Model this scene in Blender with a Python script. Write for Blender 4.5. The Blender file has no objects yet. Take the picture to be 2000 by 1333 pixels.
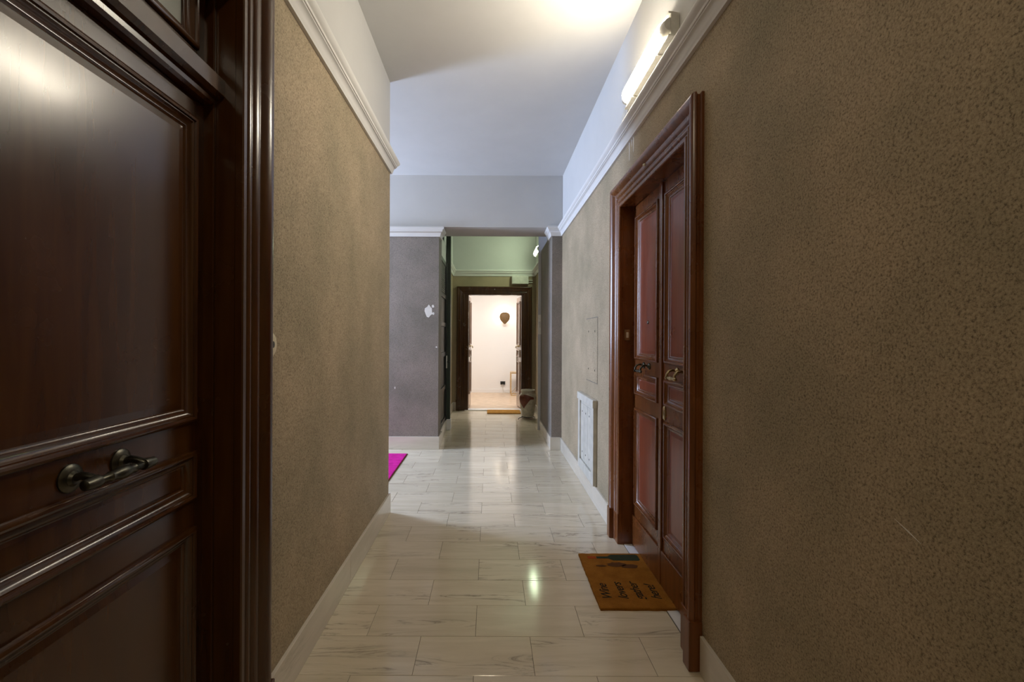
import bpy, bmesh, math, random
from mathutils import Vector, Matrix
random.seed(7)
scene = bpy.context.scene
COL = scene.collection

# ---------------------------------------------------------------- camera
cam_d = bpy.data.cameras.new('camera')
cam_d.sensor_width = 36.0
cam_d.lens = 918.0 / 2000.0 * 36.0
cam_d.shift_x = 43.0 / 2000.0
cam_d.shift_y = -7.5 / 2000.0
cam_d.clip_start = 0.02
cam = bpy.data.objects.new('camera', cam_d)
cam.location = (0, 0, 1.375)
cam.rotation_euler = (math.pi / 2, -0.005, 0)
COL.objects.link(cam)
scene.camera = cam

# ---------------------------------------------------------------- world, daylight, exposure
scene.view_settings.view_transform = 'Standard'
scene.view_settings.look = 'None'
scene.view_settings.gamma = 1.0
scene.view_settings.use_curve_mapping = False
scene.view_settings.exposure = 0.47
w = bpy.data.worlds.new('world'); scene.world = w; w.use_nodes = True
w.node_tree.nodes['Background'].inputs[0].default_value = (0.55, 0.68, 1.0, 1)
w.node_tree.nodes['Background'].inputs[1].default_value = 1.0
scene.cycles.use_denoising = True
scene.cycles.max_bounces = 10
scene.cycles.diffuse_bounces = 6
scene.cycles.sample_clamp_indirect = 6.0
scene.cycles.caustics_reflective = False
scene.cycles.caustics_refractive = False

def area(name, loc, rot, sx, sy, power, color):
    d = bpy.data.lights.new(name, 'AREA'); d.shape = 'RECTANGLE'; d.size = sx; d.size_y = sy
    d.energy = power; d.color = color
    o = bpy.data.objects.new(name, d); o.location = loc; o.rotation_euler = rot
    COL.objects.link(o); return o
LAMP_NEAR = 80.0          # emission of the near tube diffuser
LAMP_REAR_FILL = 56.0          # unseen tube fitting added behind the viewpoint to light the near walls
LAMP_FAR = 46.0
area('daylight_window', (-4.25, 5.15, 2.15), (0, -math.pi / 2, 0), 1.75, 0.85, 225.0, (0.57, 0.71, 1.0))
area('apartment_ceiling_light', (0.1, 9.62, 2.85), (0, 0, 0), 1.4, 0.7, 50.0, (1.0, 0.95, 0.90))

# ---------------------------------------------------------------- materials
def nt(name):
    m = bpy.data.materials.new(name); m.use_nodes = True
    t = m.node_tree
    return m, t, t.nodes['Principled BSDF'], t.links
def nd(t, kind, **kw):
    n = t.nodes.new(kind)
    for k, v in kw.items():
        if k.startswith('i_'):
            n.inputs[k[2:].replace('_', ' ')].default_value = v
        else: setattr(n, k, v)
    return n
def ramp(t, stops, interp='LINEAR'):
    n = t.nodes.new('ShaderNodeValToRGB'); cr = n.color_ramp; cr.interpolation = interp
    while len(cr.elements) < len(stops): cr.elements.new(0.5)
    for e, (p, c) in zip(cr.elements, stops):
        e.position = p; e.color = (*c, 1) if len(c) == 3 else c
    return n
def mix(t, fac, a, b, blend='MIX'):
    n = t.nodes.new('ShaderNodeMix'); n.data_type = 'RGBA'; n.blend_type = blend
    for sock, v in ((n.inputs[0], fac), (n.inputs[6], a), (n.inputs[7], b)):
        if hasattr(v, 'is_linked') or hasattr(v, 'links'): t.links.new(v, sock)
        elif isinstance(v, (int, float)): sock.default_value = v
        else: sock.default_value = (*v, 1)
    return n.outputs[2]
def mapping(t, src, scale):
    mp = t.nodes.new('ShaderNodeMapping'); mp.inputs['Scale'].default_value = scale
    t.links.new(src, mp.inputs['Vector']); return mp.outputs[0]
def noise(t, vec, scale, detail=3, rough=0.5, dist=0.0):
    n = t.nodes.new('ShaderNodeTexNoise')
    n.inputs['Scale'].default_value = scale; n.inputs['Detail'].default_value = detail
    n.inputs['Roughness'].default_value = rough; n.inputs['Distortion'].default_value = dist
    t.links.new(vec, n.inputs['Vector']); return n.outputs['Fac']
def bump(t, h, bsdf, strength, dist):
    b = t.nodes.new('ShaderNodeBump'); b.inputs['Strength'].default_value = strength
    b.inputs['Distance'].default_value = dist
    t.links.new(h, b.inputs['Height']); t.links.new(b.outputs[0], bsdf.inputs['Normal'])

def m_stucco(name='sprayed_stucco', cols=((0.140, 0.105, 0.062), (0.375, 0.298, 0.200), (0.490, 0.395, 0.270))):
    m, t, b, L = nt(name)
    tc = nd(t, 'ShaderNodeTexCoord').outputs['Object']
    fine = noise(t, tc, 165, 4, 0.75)
    spk = ramp(t, [(0.34, cols[0]), (0.47, cols[1]), (0.62, cols[2])])
    L.new(fine, spk.inputs[0])
    big = noise(t, tc, 2.2, 4, 0.6)
    bg = ramp(t, [(0.30, (0.74, 0.76, 0.72)), (0.68, (1.08, 1.05, 1.03))])
    L.new(big, bg.inputs[0])
    c = mix(t, 1.0, spk.outputs[0], bg.outputs[0], 'MULTIPLY')
    # a few hairline scuffs
    sc = noise(t, mapping(t, tc, (9, 9, 5)), 2.5, 5, 0.7, 1.5)
    sr = ramp(t, [(0.735, (0, 0, 0)), (0.76, (1, 1, 1))]); L.new(sc, sr.inputs[0])
    c = mix(t, sr.outputs[0], c, (0.20, 0.16, 0.12))
    L.new(c, b.inputs['Base Color'])
    b.inputs['Roughness'].default_value = 0.72
    b.inputs['Specular IOR Level'].default_value = 0.35
    h = noise(t, tc, 165, 4, 0.75)
    bump(t, h, b, 0.55, 0.004)
    return m
def m_plaster(name, col, var=0.05):
    m, t, b, L = nt(name)
    tc = nd(t, 'ShaderNodeTexCoord').outputs['Object']
    n = noise(t, tc, 3.0, 4, 0.6)
    r = ramp(t, [(0.3, tuple(c * (1 - var) for c in col)), (0.7, col)]); L.new(n, r.inputs[0])
    L.new(r.outputs[0], b.inputs['Base Color']); b.inputs['Roughness'].default_value = 0.75
    bump(t, noise(t, tc, 40, 3), b, 0.12, 0.003)
    return m
def m_wood(name, dark, light, rough=0.24, scale=1.0):
    m, t, b, L = nt(name)
    tc = nd(t, 'ShaderNodeTexCoord').outputs['Object']
    v = mapping(t, tc, (9 * scale, 9 * scale, 1.0 * scale))
    n = noise(t, v, 3.0, 3, 0.5, 0.3)
    r = ramp(t, [(0.28, dark), (0.72, light)]); L.new(n, r.inputs[0])
    L.new(r.outputs[0], b.inputs['Base Color'])
    n2 = noise(t, tc, 4.0, 4, 0.6)
    rr = nd(t, 'ShaderNodeMapRange'); rr.inputs[3].default_value = rough * 0.8; rr.inputs[4].default_value = rough * 1.35
    L.new(n2, rr.inputs[0]); L.new(rr.outputs[0], b.inputs['Roughness'])
    b.inputs['Specular IOR Level'].default_value = 0.42
    b.inputs['Coat Weight'].default_value = 0.22; b.inputs['Coat Roughness'].default_value = 0.16
    bump(t, noise(t, tc, 9, 2), b, 0.03, 0.004)
    return m
def m_marble(name, base, light, vein, rough=0.10, veins=1.0, along=(2.2, 15, 15)):
    m, t, b, L = nt(name)
    tc = nd(t, 'ShaderNodeTexCoord').outputs['Object']
    oi = nd(t, 'ShaderNodeObjectInfo').outputs['Random']
    cb = nd(t, 'ShaderNodeCombineXYZ')
    ml = nd(t, 'ShaderNodeMath', operation='MULTIPLY'); ml.inputs[1].default_value = 43.0
    L.new(oi, ml.inputs[0])
    for i in range(3): L.new(ml.outputs[0], cb.inputs[i])
    ad = nd(t, 'ShaderNodeVectorMath', operation='ADD'); L.new(tc, ad.inputs[0]); L.new(cb.outputs[0], ad.inputs[1])
    v = mapping(t, ad.outputs[0], along)
    cloud = noise(t, v, 0.9, 5, 0.6, 0.6)
    r = ramp(t, [(0.25, base), (0.75, light)]); L.new(cloud, r.inputs[0])
    vn = noise(t, v, 0.75, 6, 0.58, 1.3)
    sb = nd(t, 'ShaderNodeMath', operation='SUBTRACT'); sb.inputs[1].default_value = 0.5; L.new(vn, sb.inputs[0])
    ab = nd(t, 'ShaderNodeMath', operation='ABSOLUTE'); L.new(sb.outputs[0], ab.inputs[0])
    vr = ramp(t, [(0.0, (1, 1, 1)), (0.012, (0.35, 0.35, 0.35)), (0.035, (0, 0, 0))]); L.new(ab.outputs[0], vr.inputs[0])
    brk = noise(t, v, 0.5, 2); br = ramp(t, [(0.48, (0, 0, 0)), (0.62, (1, 1, 1))]); L.new(brk, br.inputs[0])
    k = nd(t, 'ShaderNodeMath', operation='MULTIPLY'); L.new(vr.outputs[0], k.inputs[0]); L.new(br.outputs[0], k.inputs[1])
    k2 = nd(t, 'ShaderNodeMath', operation='MULTIPLY'); L.new(k.outputs[0], k2.inputs[0]); k2.inputs[1].default_value = 0.75 * veins
    c = mix(t, k2.outputs[0], r.outputs[0], vein)
    # slabs differ a little in tone
    tone = ramp(t, [(0.0, (0.94, 0.94, 0.93)), (1.0, (1.03, 1.03, 1.03))]); L.new(oi, tone.inputs[0])
    c = mix(t, 1.0, c, tone.outputs[0], 'MULTIPLY')
    L.new(c, b.inputs['Base Color'])
    sm = noise(t, tc, 6, 3)
    rr = nd(t, 'ShaderNodeMapRange'); rr.inputs[3].default_value = rough * 0.7; rr.inputs[4].default_value = rough * 1.5
    L.new(sm, rr.inputs[0]); L.new(rr.outputs[0], b.inputs['Roughness'])
    b.inputs['Specular IOR Level'].default_value = 0.6
    return m
def m_plain(name, col, rough=0.5, metal=0.0, spec=0.5, nscale=30, var=0.12, bmp=0.0):
    m, t, b, L = nt(name)
    tc = nd(t, 'ShaderNodeTexCoord').outputs['Object']
    n = noise(t, tc, nscale, 3)
    r = ramp(t, [(0.3, tuple(c * (1 - var) for c in col)), (0.7, tuple(min(1, c * (1 + var * 0.5)) for c in col))])
    L.new(n, r.inputs[0]); L.new(r.outputs[0], b.inputs['Base Color'])
    b.inputs['Roughness'].default_value = rough; b.inputs['Metallic'].default_value = metal
    b.inputs['Specular IOR Level'].default_value = spec
    if bmp: bump(t, n, b, bmp, 0.003)
    return m
def m_emit(name, col, strength):
    m, t, b, L = nt(name)
    b.inputs['Base Color'].default_value = (0.8, 0.8, 0.78, 1)
    b.inputs['Emission Color'].default_value = (*col, 1)
    b.inputs['Emission Strength'].default_value = strength
    return m
def m_coir(name, a, c2):
    m, t, b, L = nt(name)
    tc = nd(t, 'ShaderNodeTexCoord').outputs['Object']
    n = noise(t, tc, 420, 3, 0.7); n2 = noise(t, tc, 14, 4, 0.6)
    r = ramp(t, [(0.3, a), (0.7, c2)]); L.new(n, r.inputs[0])
    r2 = ramp(t, [(0.3, (0.75, 0.72, 0.7)), (0.65, (1, 1, 1))]); L.new(n2, r2.inputs[0])
    L.new(mix(t, 1.0, r.outputs[0], r2.outputs[0], 'MULTIPLY'), b.inputs['Base Color'])
    b.inputs['Roughness'].default_value = 0.95; b.inputs['Specular IOR Level'].default_value = 0.1
    bump(t, n, b, 0.9, 0.006)
    return m
def m_glass(name):
    m, t, b, L = nt(name)
    b.inputs['Base Color'].default_value = (0.55, 0.57, 0.55, 1)
    b.inputs['Roughness'].default_value = 0.25; b.inputs['Transmission Weight'].default_value = 0.5
    return m
def m_jar():
    m, t, b, L = nt('glazed_stoneware')
    tc = nd(t, 'ShaderNodeTexCoord').outputs['Object']
    n = noise(t, tc, 22, 4)
    r = ramp(t, [(0.3, (0.38, 0.355, 0.285)), (0.7, (0.58, 0.54, 0.45))]); L.new(n, r.inputs[0])
    L.new(r.outputs[0], b.inputs['Base Color']); b.inputs['Roughness'].default_value = 0.32
    return m

M = dict(
    stucco=m_stucco(),
    stucco_shade=m_stucco('shade_toned_stucco', ((0.11, 0.094, 0.082), (0.242, 0.211, 0.188), (0.302, 0.268, 0.243))),  # same stucco, greyer and darker: cool shade of the landing in its colour
    white=m_plaster('white_wall_paint', (0.55, 0.545, 0.535)),
    ceil=m_plaster('ceiling_paint', (0.58, 0.575, 0.565)),
    cornice=m_plaster('cornice_paint', (0.68, 0.67, 0.655), 0.06),
    wood=m_wood('dark_varnished_wood', (0.036, 0.0110, 0.0018), (0.064, 0.0225, 0.0038)),
    woodr=m_wood('red_mahogany_panel', (0.185, 0.042, 0.017), (0.265, 0.064, 0.026), 0.28),
    woodl=m_wood('chestnut_varnished_wood', (0.115, 0.034, 0.0075), (0.205, 0.068, 0.0165), 0.26),
    marble=m_marble('cream_marble', (0.53, 0.455, 0.34), (0.67, 0.59, 0.46), (0.16, 0.13, 0.10)),
    skirt=m_marble('skirting_marble', (0.56, 0.51, 0.43), (0.68, 0.63, 0.55), (0.3, 0.26, 0.2), 0.2, 0.4, (1.5, 1.5, 9)),
    sill=m_marble('white_marble', (0.68, 0.68, 0.68), (0.80, 0.80, 0.80), (0.35, 0.36, 0.38), 0.2, 0.8, (5, 3, 5)),
    grout=m_plain('dark_grout', (0.10, 0.085, 0.065), 0.9),
    groove=m_plain('dirty_plaster_groove', (0.20, 0.17, 0.13), 0.9),
    bronze=m_plain('dark_bronze', (0.10, 0.095, 0.075), 0.38, 1.0, var=0.4, nscale=60),
    brass=m_plain('worn_brass', (0.42, 0.33, 0.18), 0.33, 1.0, var=0.3, nscale=60),
    black=m_plain('black_iron', (0.018, 0.019, 0.017), 0.45, 0.3),
    green=m_plain('dark_green_metal', (0.045, 0.06, 0.042), 0.4, 0.2),
    cream=m_plain('cream_plastic', (0.62, 0.53, 0.36), 0.4),
    ivory=m_plain('ivory_plastic', (0.80, 0.77, 0.68), 0.4),
    greyw=m_plain('aged_white_plastic', (0.60, 0.58, 0.52), 0.5),
    paintw=m_plain('aged_white_paint', (0.56, 0.54, 0.48), 0.45, var=0.15, nscale=14),
    pink=m_coir('magenta_pile', (0.62, 0.015, 0.28), (0.85, 0.035, 0.42)),
    coir=m_coir('ochre_coir', (0.26, 0.10, 0.012), (0.50, 0.21, 0.03)),
    coir2=m_coir('orange_coir', (0.42, 0.20, 0.04), (0.62, 0.32, 0.08)),
    ink=m_plain('black_mat_print', (0.022, 0.018, 0.012), 0.9, spec=0.1),
    inkg=m_plain('green_mat_print', (0.030, 0.040, 0.022), 0.9, spec=0.1),
    inkr=m_plain('red_mat_print', (0.33, 0.06, 0.012), 0.9, spec=0.1),
    inkp=m_plain('plum_mat_print', (0.10, 0.042, 0.016), 0.9, spec=0.1),
    glass=m_glass('frosted_glass'),
    jar=m_jar(),
    rust=m_plain('rust_glaze', (0.16, 0.038, 0.018), 0.4, var=0.4, nscale=40),
    shell=m_plain('woven_rattan', (0.20, 0.115, 0.04), 0.6, var=0.6, nscale=90, bmp=0.5),
    gold=m_plain('pale_gold_metal', (0.75, 0.55, 0.30), 0.3, 0.9),
    room=m_plaster('apartment_wall_paint', (0.82, 0.80, 0.77), 0.02),
    parquet=m_wood('pale_oak_floor', (0.52, 0.38, 0.26), (0.66, 0.50, 0.36), 0.35, 0.3),
    chip=m_plain('bare_white_plaster', (0.75, 0.73, 0.70), 0.9, var=0.06),
    doorw=m_wood('door_inside_wood', (0.16, 0.10, 0.07), (0.30, 0.20, 0.15), 0.22),
    tube=m_emit('lamp_diffuser', (1.0, 0.90, 0.72), LAMP_NEAR),
    tube_fill=m_emit('rear_fill_diffuser', (1.0, 0.86, 0.62), LAMP_REAR_FILL),
    tubef=m_emit('hall_lamp_diffuser', (0.80, 1.0, 0.66), LAMP_FAR),
)

# ---------------------------------------------------------------- mesh helpers
def link(name, bm, mat, parent=None, smooth=False, recalc=True):
    if recalc: bmesh.ops.recalc_face_normals(bm, faces=bm.faces[:])
    me = bpy.data.meshes.new(name); bm.to_mesh(me); bm.free()
    for mt in (mat if isinstance(mat, (list, tuple)) else [mat]): me.materials.append(M[mt] if isinstance(mt, str) else mt)
    if smooth:
        for p in me.polygons: p.use_smooth = True
        try: me.set_sharp_from_angle(angle=math.radians(38))
        except Exception: pass
    o = bpy.data.objects.new(name, me); COL.objects.link(o)
    if parent is not None: attach(o, parent)
    return o
def attach(o, parent):
    # meshes hold world coordinates; every parent is an unrotated object whose world origin is kept in ORI
    o.parent = parent
    o.matrix_parent_inverse = Matrix.Translation(-ORI.get(parent.name, Vector((0, 0, 0))))
ORI = {}
def thing(name, label, cat, loc, group=None, kind=None):
    o = bpy.data.objects.new(name, None); o.empty_display_size = 0.1
    o.location = loc; COL.objects.link(o); ORI[o.name] = Vector(loc)
    return tag(o, label, cat, group, kind)
def tag(o, label=None, cat=None, group=None, kind=None):
    if label: o['label'] = label
    if cat: o['category'] = cat
    if group: o['group'] = group
    if kind: o['kind'] = kind
    return o
def S(o, label, cat): return tag(o, label, cat, None, 'structure')

def add_box(bm, x0, x1, y0, y1, z0, z1, T=None, bev=0.0):
    b2 = bmesh.new()
    bmesh.ops.create_cube(b2, size=1.0)
    for v in b2.verts:
        v.co = Vector(((x0 + x1) / 2 + v.co.x * (x1 - x0), (y0 + y1) / 2 + v.co.y * (y1 - y0), (z0 + z1) / 2 + v.co.z * (z1 - z0)))
    if bev: bmesh.ops.bevel(b2, geom=b2.edges[:], offset=bev, segments=2, affect='EDGES', profile=0.6)
    mp = {}
    for v in b2.verts: mp[v] = bm.verts.new(T(*v.co) if T else v.co)
    for f in b2.faces: bm.faces.new([mp[v] for v in f.verts])
    b2.free()
def box(name, x0, x1, y0, y1, z0, z1, mat, parent=None, bev=0.0, T=None):
    bm = bmesh.new(); add_box(bm, x0, x1, y0, y1, z0, z1, T, bev); return link(name, bm, mat, parent)
def boxes(name, lst, mat, parent=None):
    bm = bmesh.new()
    for b in lst: add_box(bm, *b)
    return link(name, bm, mat, parent)
def strip(bm, rings, closed=False, caps=True):
    """rings: list of equal-length point lists (closed loops)."""
    vs = [[bm.verts.new(p) for p in r] for r in rings]; n = len(rings[0])
    for i in range(len(vs) - (0 if closed else 1)):
        a, b = vs[i], vs[(i + 1) % len(vs)]
        for j in range(n):
            bm.faces.new((a[j], a[(j + 1) % n], b[(j + 1) % n], b[j]))
    if caps and not closed:
        bm.faces.new(vs[0]); bm.faces.new(vs[-1][::-1])
def add_tube(bm, pts, r, seg=10, T=None):
    pts = [Vector(p) for p in pts]; rs = r if isinstance(r, (list, tuple)) else [r] * len(pts)
    rings = []; up = None
    for i, p in enumerate(pts):
        d = (pts[min(i + 1, len(pts) - 1)] - pts[max(i - 1, 0)]).normalized()
        if up is None: up = Vector((0, 0, 1)) if abs(d.z) < 0.9 else Vector((1, 0, 0))
        s = d.cross(up).normalized(); up = s.cross(d).normalized()
        ring = [p + (s * math.cos(2 * math.pi * k / seg) + up * math.sin(2 * math.pi * k / seg)) * rs[i] for k in range(seg)]
        rings.append([T(*q) if T else q for q in ring])
    strip(bm, rings)
def tube(name, pts, r, mat, parent=None, seg=10, T=None):
    bm = bmesh.new(); add_tube(bm, pts, r, seg, T); return link(name, bm, mat, parent, True)
def add_lathe(bm, prof, c, axis='Z', seg=32, T=None):
    rings = []
    for (r, h) in prof:
        ring = []
        for k in range(seg):
            a = 2 * math.pi * k / seg
            u, v = r * math.cos(a), r * math.sin(a)
            p = {'Z': (c[0] + u, c[1] + v, c[2] + h), 'X': (c[0] + h, c[1] + u, c[2] + v), 'Y': (c[0] + u, c[1] + h, c[2] + v)}[axis]
            ring.append(T(*p) if T else p)
        rings.append(ring)
    strip(bm, rings)
def lathe(name, prof, c, mat, parent=None, axis='Z', seg=32, T=None):
    bm = bmesh.new(); add_lathe(bm, prof, c, axis, seg, T); return link(name, bm, mat, parent, True)

# moulding swept along a flat path in plan; profile (out, z); side = +1 when "out" is left of travel
def sweep_plan(bm, path, prof, z0, side):
    path = [Vector(p) for p in path]; n = len(path); rings = []
    for i, p in enumerate(path):
        ns = []
        if i > 0: d = (p - path[i - 1]).normalized(); ns.append(Vector((-d.y, d.x)) * side)
        if i < n - 1: d = (path[i + 1] - p).normalized(); ns.append(Vector((-d.y, d.x)) * side)
        m = ns[0] if len(ns) == 1 else (ns[0] + ns[1]) / (1 + ns[0].dot(ns[1]))
        rings.append([(p.x + m.x * a, p.y + m.y * a, z0 + z) for a, z in prof])
    strip(bm, rings)
CORN = [(-0.01, 0), (0.016, 0), (0.017, 0.012), (0.020, 0.016), (0.022, 0.028), (0.027, 0.041), (0.036, 0.051), (0.040, 0.053),
        (0.041, 0.059), (0.046, 0.060), (0.047, 0.066), (0.047, 0.072), (0.052, 0.076), (0.061, 0.084), (0.066, 0.095),
        (0.066, 0.103), (0.061, 0.112), (0.052, 0.118), (0.045, 0.12), (-0.01, 0.122)]
def cornice(name, path, z0, side, label, parent=None):
    bm = bmesh.new(); sweep_plan(bm, path, CORN, z0, side)
    o = link(name, bm, 'cornice', parent, True)
    if parent is None: S(o, label, 'cornice')
    return o

# ---------------------------------------------------------------- layout numbers
XL, XR = -0.785, 0.88            # corridor walls
YC, YP = 3.66, 5.75              # end of left wall, face of the cross wall
YE = 8.80                        # end wall with the open door
ZC = 3.355
YB = -2.6                        # behind the camera
XW = -4.2                       # landing window wall
XE0, XE1 = -0.70, 0.845           # side walls of the inner hall
BH = 0.155                       # skirting height

# ---------------------------------------------------------------- floor and tiles
fl = box('floor', XW - 0.2, 1.3, YB - 0.2, YE + 0.02, -0.12, -0.0025, 'grout')
S(fl, 'polished cream marble tile floor running the length of the corridor', 'floor')
TW, TD, GAP = 0.5, 0.25, 0.0016
mesh_cache = {}
def tile(cx, cy, sx, sy):
    key = (round(sx, 3), round(sy, 3))
    if key not in mesh_cache:
        bm = bmesh.new(); add_box(bm, -sx / 2, sx / 2, -sy / 2, sy / 2, -0.012, 0.0)
        tops = [e for e in bm.edges if all(abs(v.co.z) < 1e-6 for v in e.verts)]
        bmesh.ops.bevel(bm, geom=tops, offset=0.0009, segments=1, affect='EDGES')
        bmesh.ops.recalc_face_normals(bm, faces=bm.faces[:])
        me = bpy.data.meshes.new('tile'); bm.to_mesh(me); bm.free(); me.materials.append(M['marble'])
        mesh_cache[key] = me
    o = bpy.data.objects.new('tile', mesh_cache[key]); COL.objects.link(o)
    o.location = (cx, cy, random.uniform(-0.0003, 0.0003)); o.parent = fl
k = -6
rest = bmesh.new()
while True:
    y0 = 1.908 + TD * k; y1 = y0 + TD
    if y0 >= YE: break
    yy1 = min(y1, YE)
    xl = XW if YC - 0.01 < (y0 + yy1) / 2 and y0 < YP else (XL if (y0 + yy1) / 2 < YC else -0.72)
    xr = 0.895 if y0 < YP else 0.85
    off = -0.31 if k % 2 == 0 else -0.06
    x = off + TW * math.floor((xl - off) / TW)
    while x < xr:
        a, b = max(x, xl), min(x + TW, xr)
        if b - a > 0.01:
            tile((a + b) / 2, (y0 + yy1) / 2, b - a - GAP, yy1 - y0 - GAP)
        x += TW
    k += 1
rear = box('tiled_area', XL, 0.895, YB, 1.908 - TD * 6 - GAP, -0.012, 0.0, 'marble', fl)

# ---------------------------------------------------------------- ceiling
S(box('ceiling', XW - 0.2, 1.2, YB - 0.2, YE + 0.2, ZC, ZC + 0.15, 'ceil'), 'smooth pale painted ceiling above the corridor', 'ceiling')

# ---------------------------------------------------------------- walls
D1 = (0.62, 1.48, 2.56)          # opening of the left door
D2 = (2.06, 3.16, 2.28)          # opening of the right door
zu = 2.66
wl = boxes('wall_left', [(XL - 0.2, XL, YB, D1[0], 0, zu), (XL - 0.2, XL, D1[1], YC, 0, zu), (XL - 0.2, XL, D1[0], D1[1], D1[2], zu)], 'stucco')
S(wl, 'tan sprayed stucco wall left of the corridor, ending at the landing', 'wall')
box('upper_wall', XL - 0.2, XL - 0.002, YB, YC - 0.002, zu, ZC, 'white', wl)
wr = boxes('wall_right', [(XR, XR + 0.2, YB, D2[0], 0, zu), (XR, XR + 0.2, D2[1], YP, 0, zu), (XR, XR + 0.2, D2[0], D2[1], D2[2], zu)], 'stucco')
S(wr, 'brown sprayed stucco wall right of the corridor, around the double door', 'wall')
box('upper_wall', XR + 0.002, XR + 0.2, YB, YP, zu, ZC, 'white', wr)
S(box('wall_back', XL - 0.2, XR + 0.2, YB - 0.2, YB, 0, ZC, 'stucco'), 'stucco wall closing the corridor behind the viewpoint', 'wall')
# cross wall: left pier, right pier, beam
wp = box('wall_landing', XW, -0.63, YP, YP + 0.33, 0, 2.66, 'stucco_shade')
S(wp, 'stucco wall toned grey for shade, facing the viewer beside the lift gate', 'wall')
pr = box('wall_pilaster', 0.755, XR + 0.2, YP, 6.97, 0, 2.66, 'stucco_shade')
S(pr, 'narrow stucco pilaster, toned grey for shade, at the far end of the right wall', 'wall')
bmx = box('wall_beam', XW, XR + 0.2, YP + 0.004, 6.28, 2.722, ZC, 'white')
S(bmx, 'deep pale grey beam crossing the corridor over the opening', 'beam')
boxes('bearing', [(XW, -0.63, YP + 0.004, 6.08, 2.66, 2.722), (0.757, XR + 0.2, YP + 0.004, 6.28, 2.66, 2.722)], 'white', bmx)
# landing (side) walls and window
S(box('wall_landing_near', XW, XL - 0.2, YC - 0.2, YC, 0, ZC, 'stucco'), 'stucco landing wall hidden behind the left corridor wall', 'wall')
wy0, wy1, wz0, wz1 = 4.66, 5.64, 1.20, 3.10
S(boxes('wall_window_side', [(XW - 0.2, XW, YC - 0.2, wy0, 0, ZC), (XW - 0.2, XW, wy1, YP + 0.33, 0, ZC), (XW - 0.2, XW, wy0, wy1, 0, wz0), (XW - 0.2, XW, wy0, wy1, wz1, ZC)], 'white'),
  'white landing wall with the daylight window, left of the corridor', 'wall')
win = S(thing('window_1', 'tall daylight window of the landing, left of the corridor', 'window', (XW - 0.1, (wy0 + wy1) / 2, wz0)), 'tall daylight window of the landing, left of the corridor', 'window')
boxes('window_frame', [(XW - 0.14, XW - 0.08, wy0, wy0 + 0.05, wz0, wz1), (XW - 0.14, XW - 0.08, wy1 - 0.05, wy1, wz0, wz1), (XW - 0.14, XW - 0.08, wy0 + 0.05, wy1 - 0.05, wz0, wz0 + 0.05), (XW - 0.14, XW - 0.08, wy0 + 0.05, wy1 - 0.05, wz1 - 0.05, wz1), (XW - 0.14, XW - 0.08, 5.12, 5.18, wz0 + 0.05, wz1 - 0.05)], 'paintw', win)
for a, b in ((wy0 + 0.05, 5.12), (5.18, wy1 - 0.05)): box('pane', XW - 0.113, XW - 0.108, a, b, wz0 + 0.05, wz1 - 0.05, 'glass', win)
# inner hall
wel = boxes('wall_hall_left', [(XE0 - 0.2, XE0, 7.05, YE, 0, 2.62)], 'stucco'); S(wel, 'olive stucco side wall beyond the lift gate', 'wall')
box('upper_wall', XE0 - 0.2, XE0 - 0.002, 7.05, YE, 2.62, ZC, 'white', wel)
wer = boxes('wall_hall_right', [(XE1, XE1 + 0.2, 6.97, YE, 0, 2.62)], 'stucco'); S(wer, 'stucco side wall behind the stoneware jar', 'wall')
box('upper_wall', XE1 + 0.002, XE1 + 0.2, 6.97, YE, 2.62, ZC, 'white', wer)
D3 = (-0.47, 0.63, 2.20)
we = boxes('wall_end', [(XE0 - 0.2, D3[0], YE, YE + 0.2, 0, 2.62), (D3[1], XE1 + 0.2, YE, YE + 0.2, 0, 2.62), (D3[0], D3[1], YE, YE + 0.2, D3[2], 2.62)], 'stucco')
S(we, 'olive stucco end wall around the open apartment door', 'wall')
box('upper_wall', XE0 - 0.2, XE1 + 0.2, YE + 0.002, YE + 0.2, 2.62, ZC, 'white', we)
# lift shaft lining behind the gate
S(boxes('wall_lift_shaft', [(-2.0, -1.9, 6.08, 7.05, 0, ZC), (-2.0, XE0, 7.05, 7.15, 0, ZC), (-2.0, -0.66, 6.08, 7.05, -0.12, 0.0)], 'green'), 'dark lift shaft lining behind the black gate', 'wall')
# white jamb strips at the far side of the opening
S(box('trim_1', 0.715, 0.845, 6.97, 7.02, 0, 2.95, 'white'), 'pale painted door post beside the stoneware jar', 'trim')
# apartment
S(box('floor_apartment', -1.2, 1.8, YE + 0.02, 11.8, -0.1, 0.004, 'parquet'), 'pale oak floor of the lit apartment beyond the open door', 'floor')
S(box('wall_apartment', -1.2, 1.8, 11.62, 11.8, 0, 2.9, 'room'), 'bright white apartment wall seen through the open door', 'wall')
S(boxes('wall_apartment_side', [(-1.3, -1.2, YE + 0.2, 11.8, 0, 2.9), (1.8, 1.9, YE + 0.2, 11.8, 0, 2.9)], 'room'), 'white side walls of the apartment entrance', 'wall')
S(box('ceiling_apartment', -1.3, 1.9, YE + 0.2, 11.8, 2.9, 3.0, 'room'), 'white ceiling of the apartment entrance', 'ceiling')
S(box('baseboard_apartment', -1.2, 1.8, 11.605, 11.62, 0.004, 0.09, 'room'), 'low white skirting along the apartment wall', 'baseboard')

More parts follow.
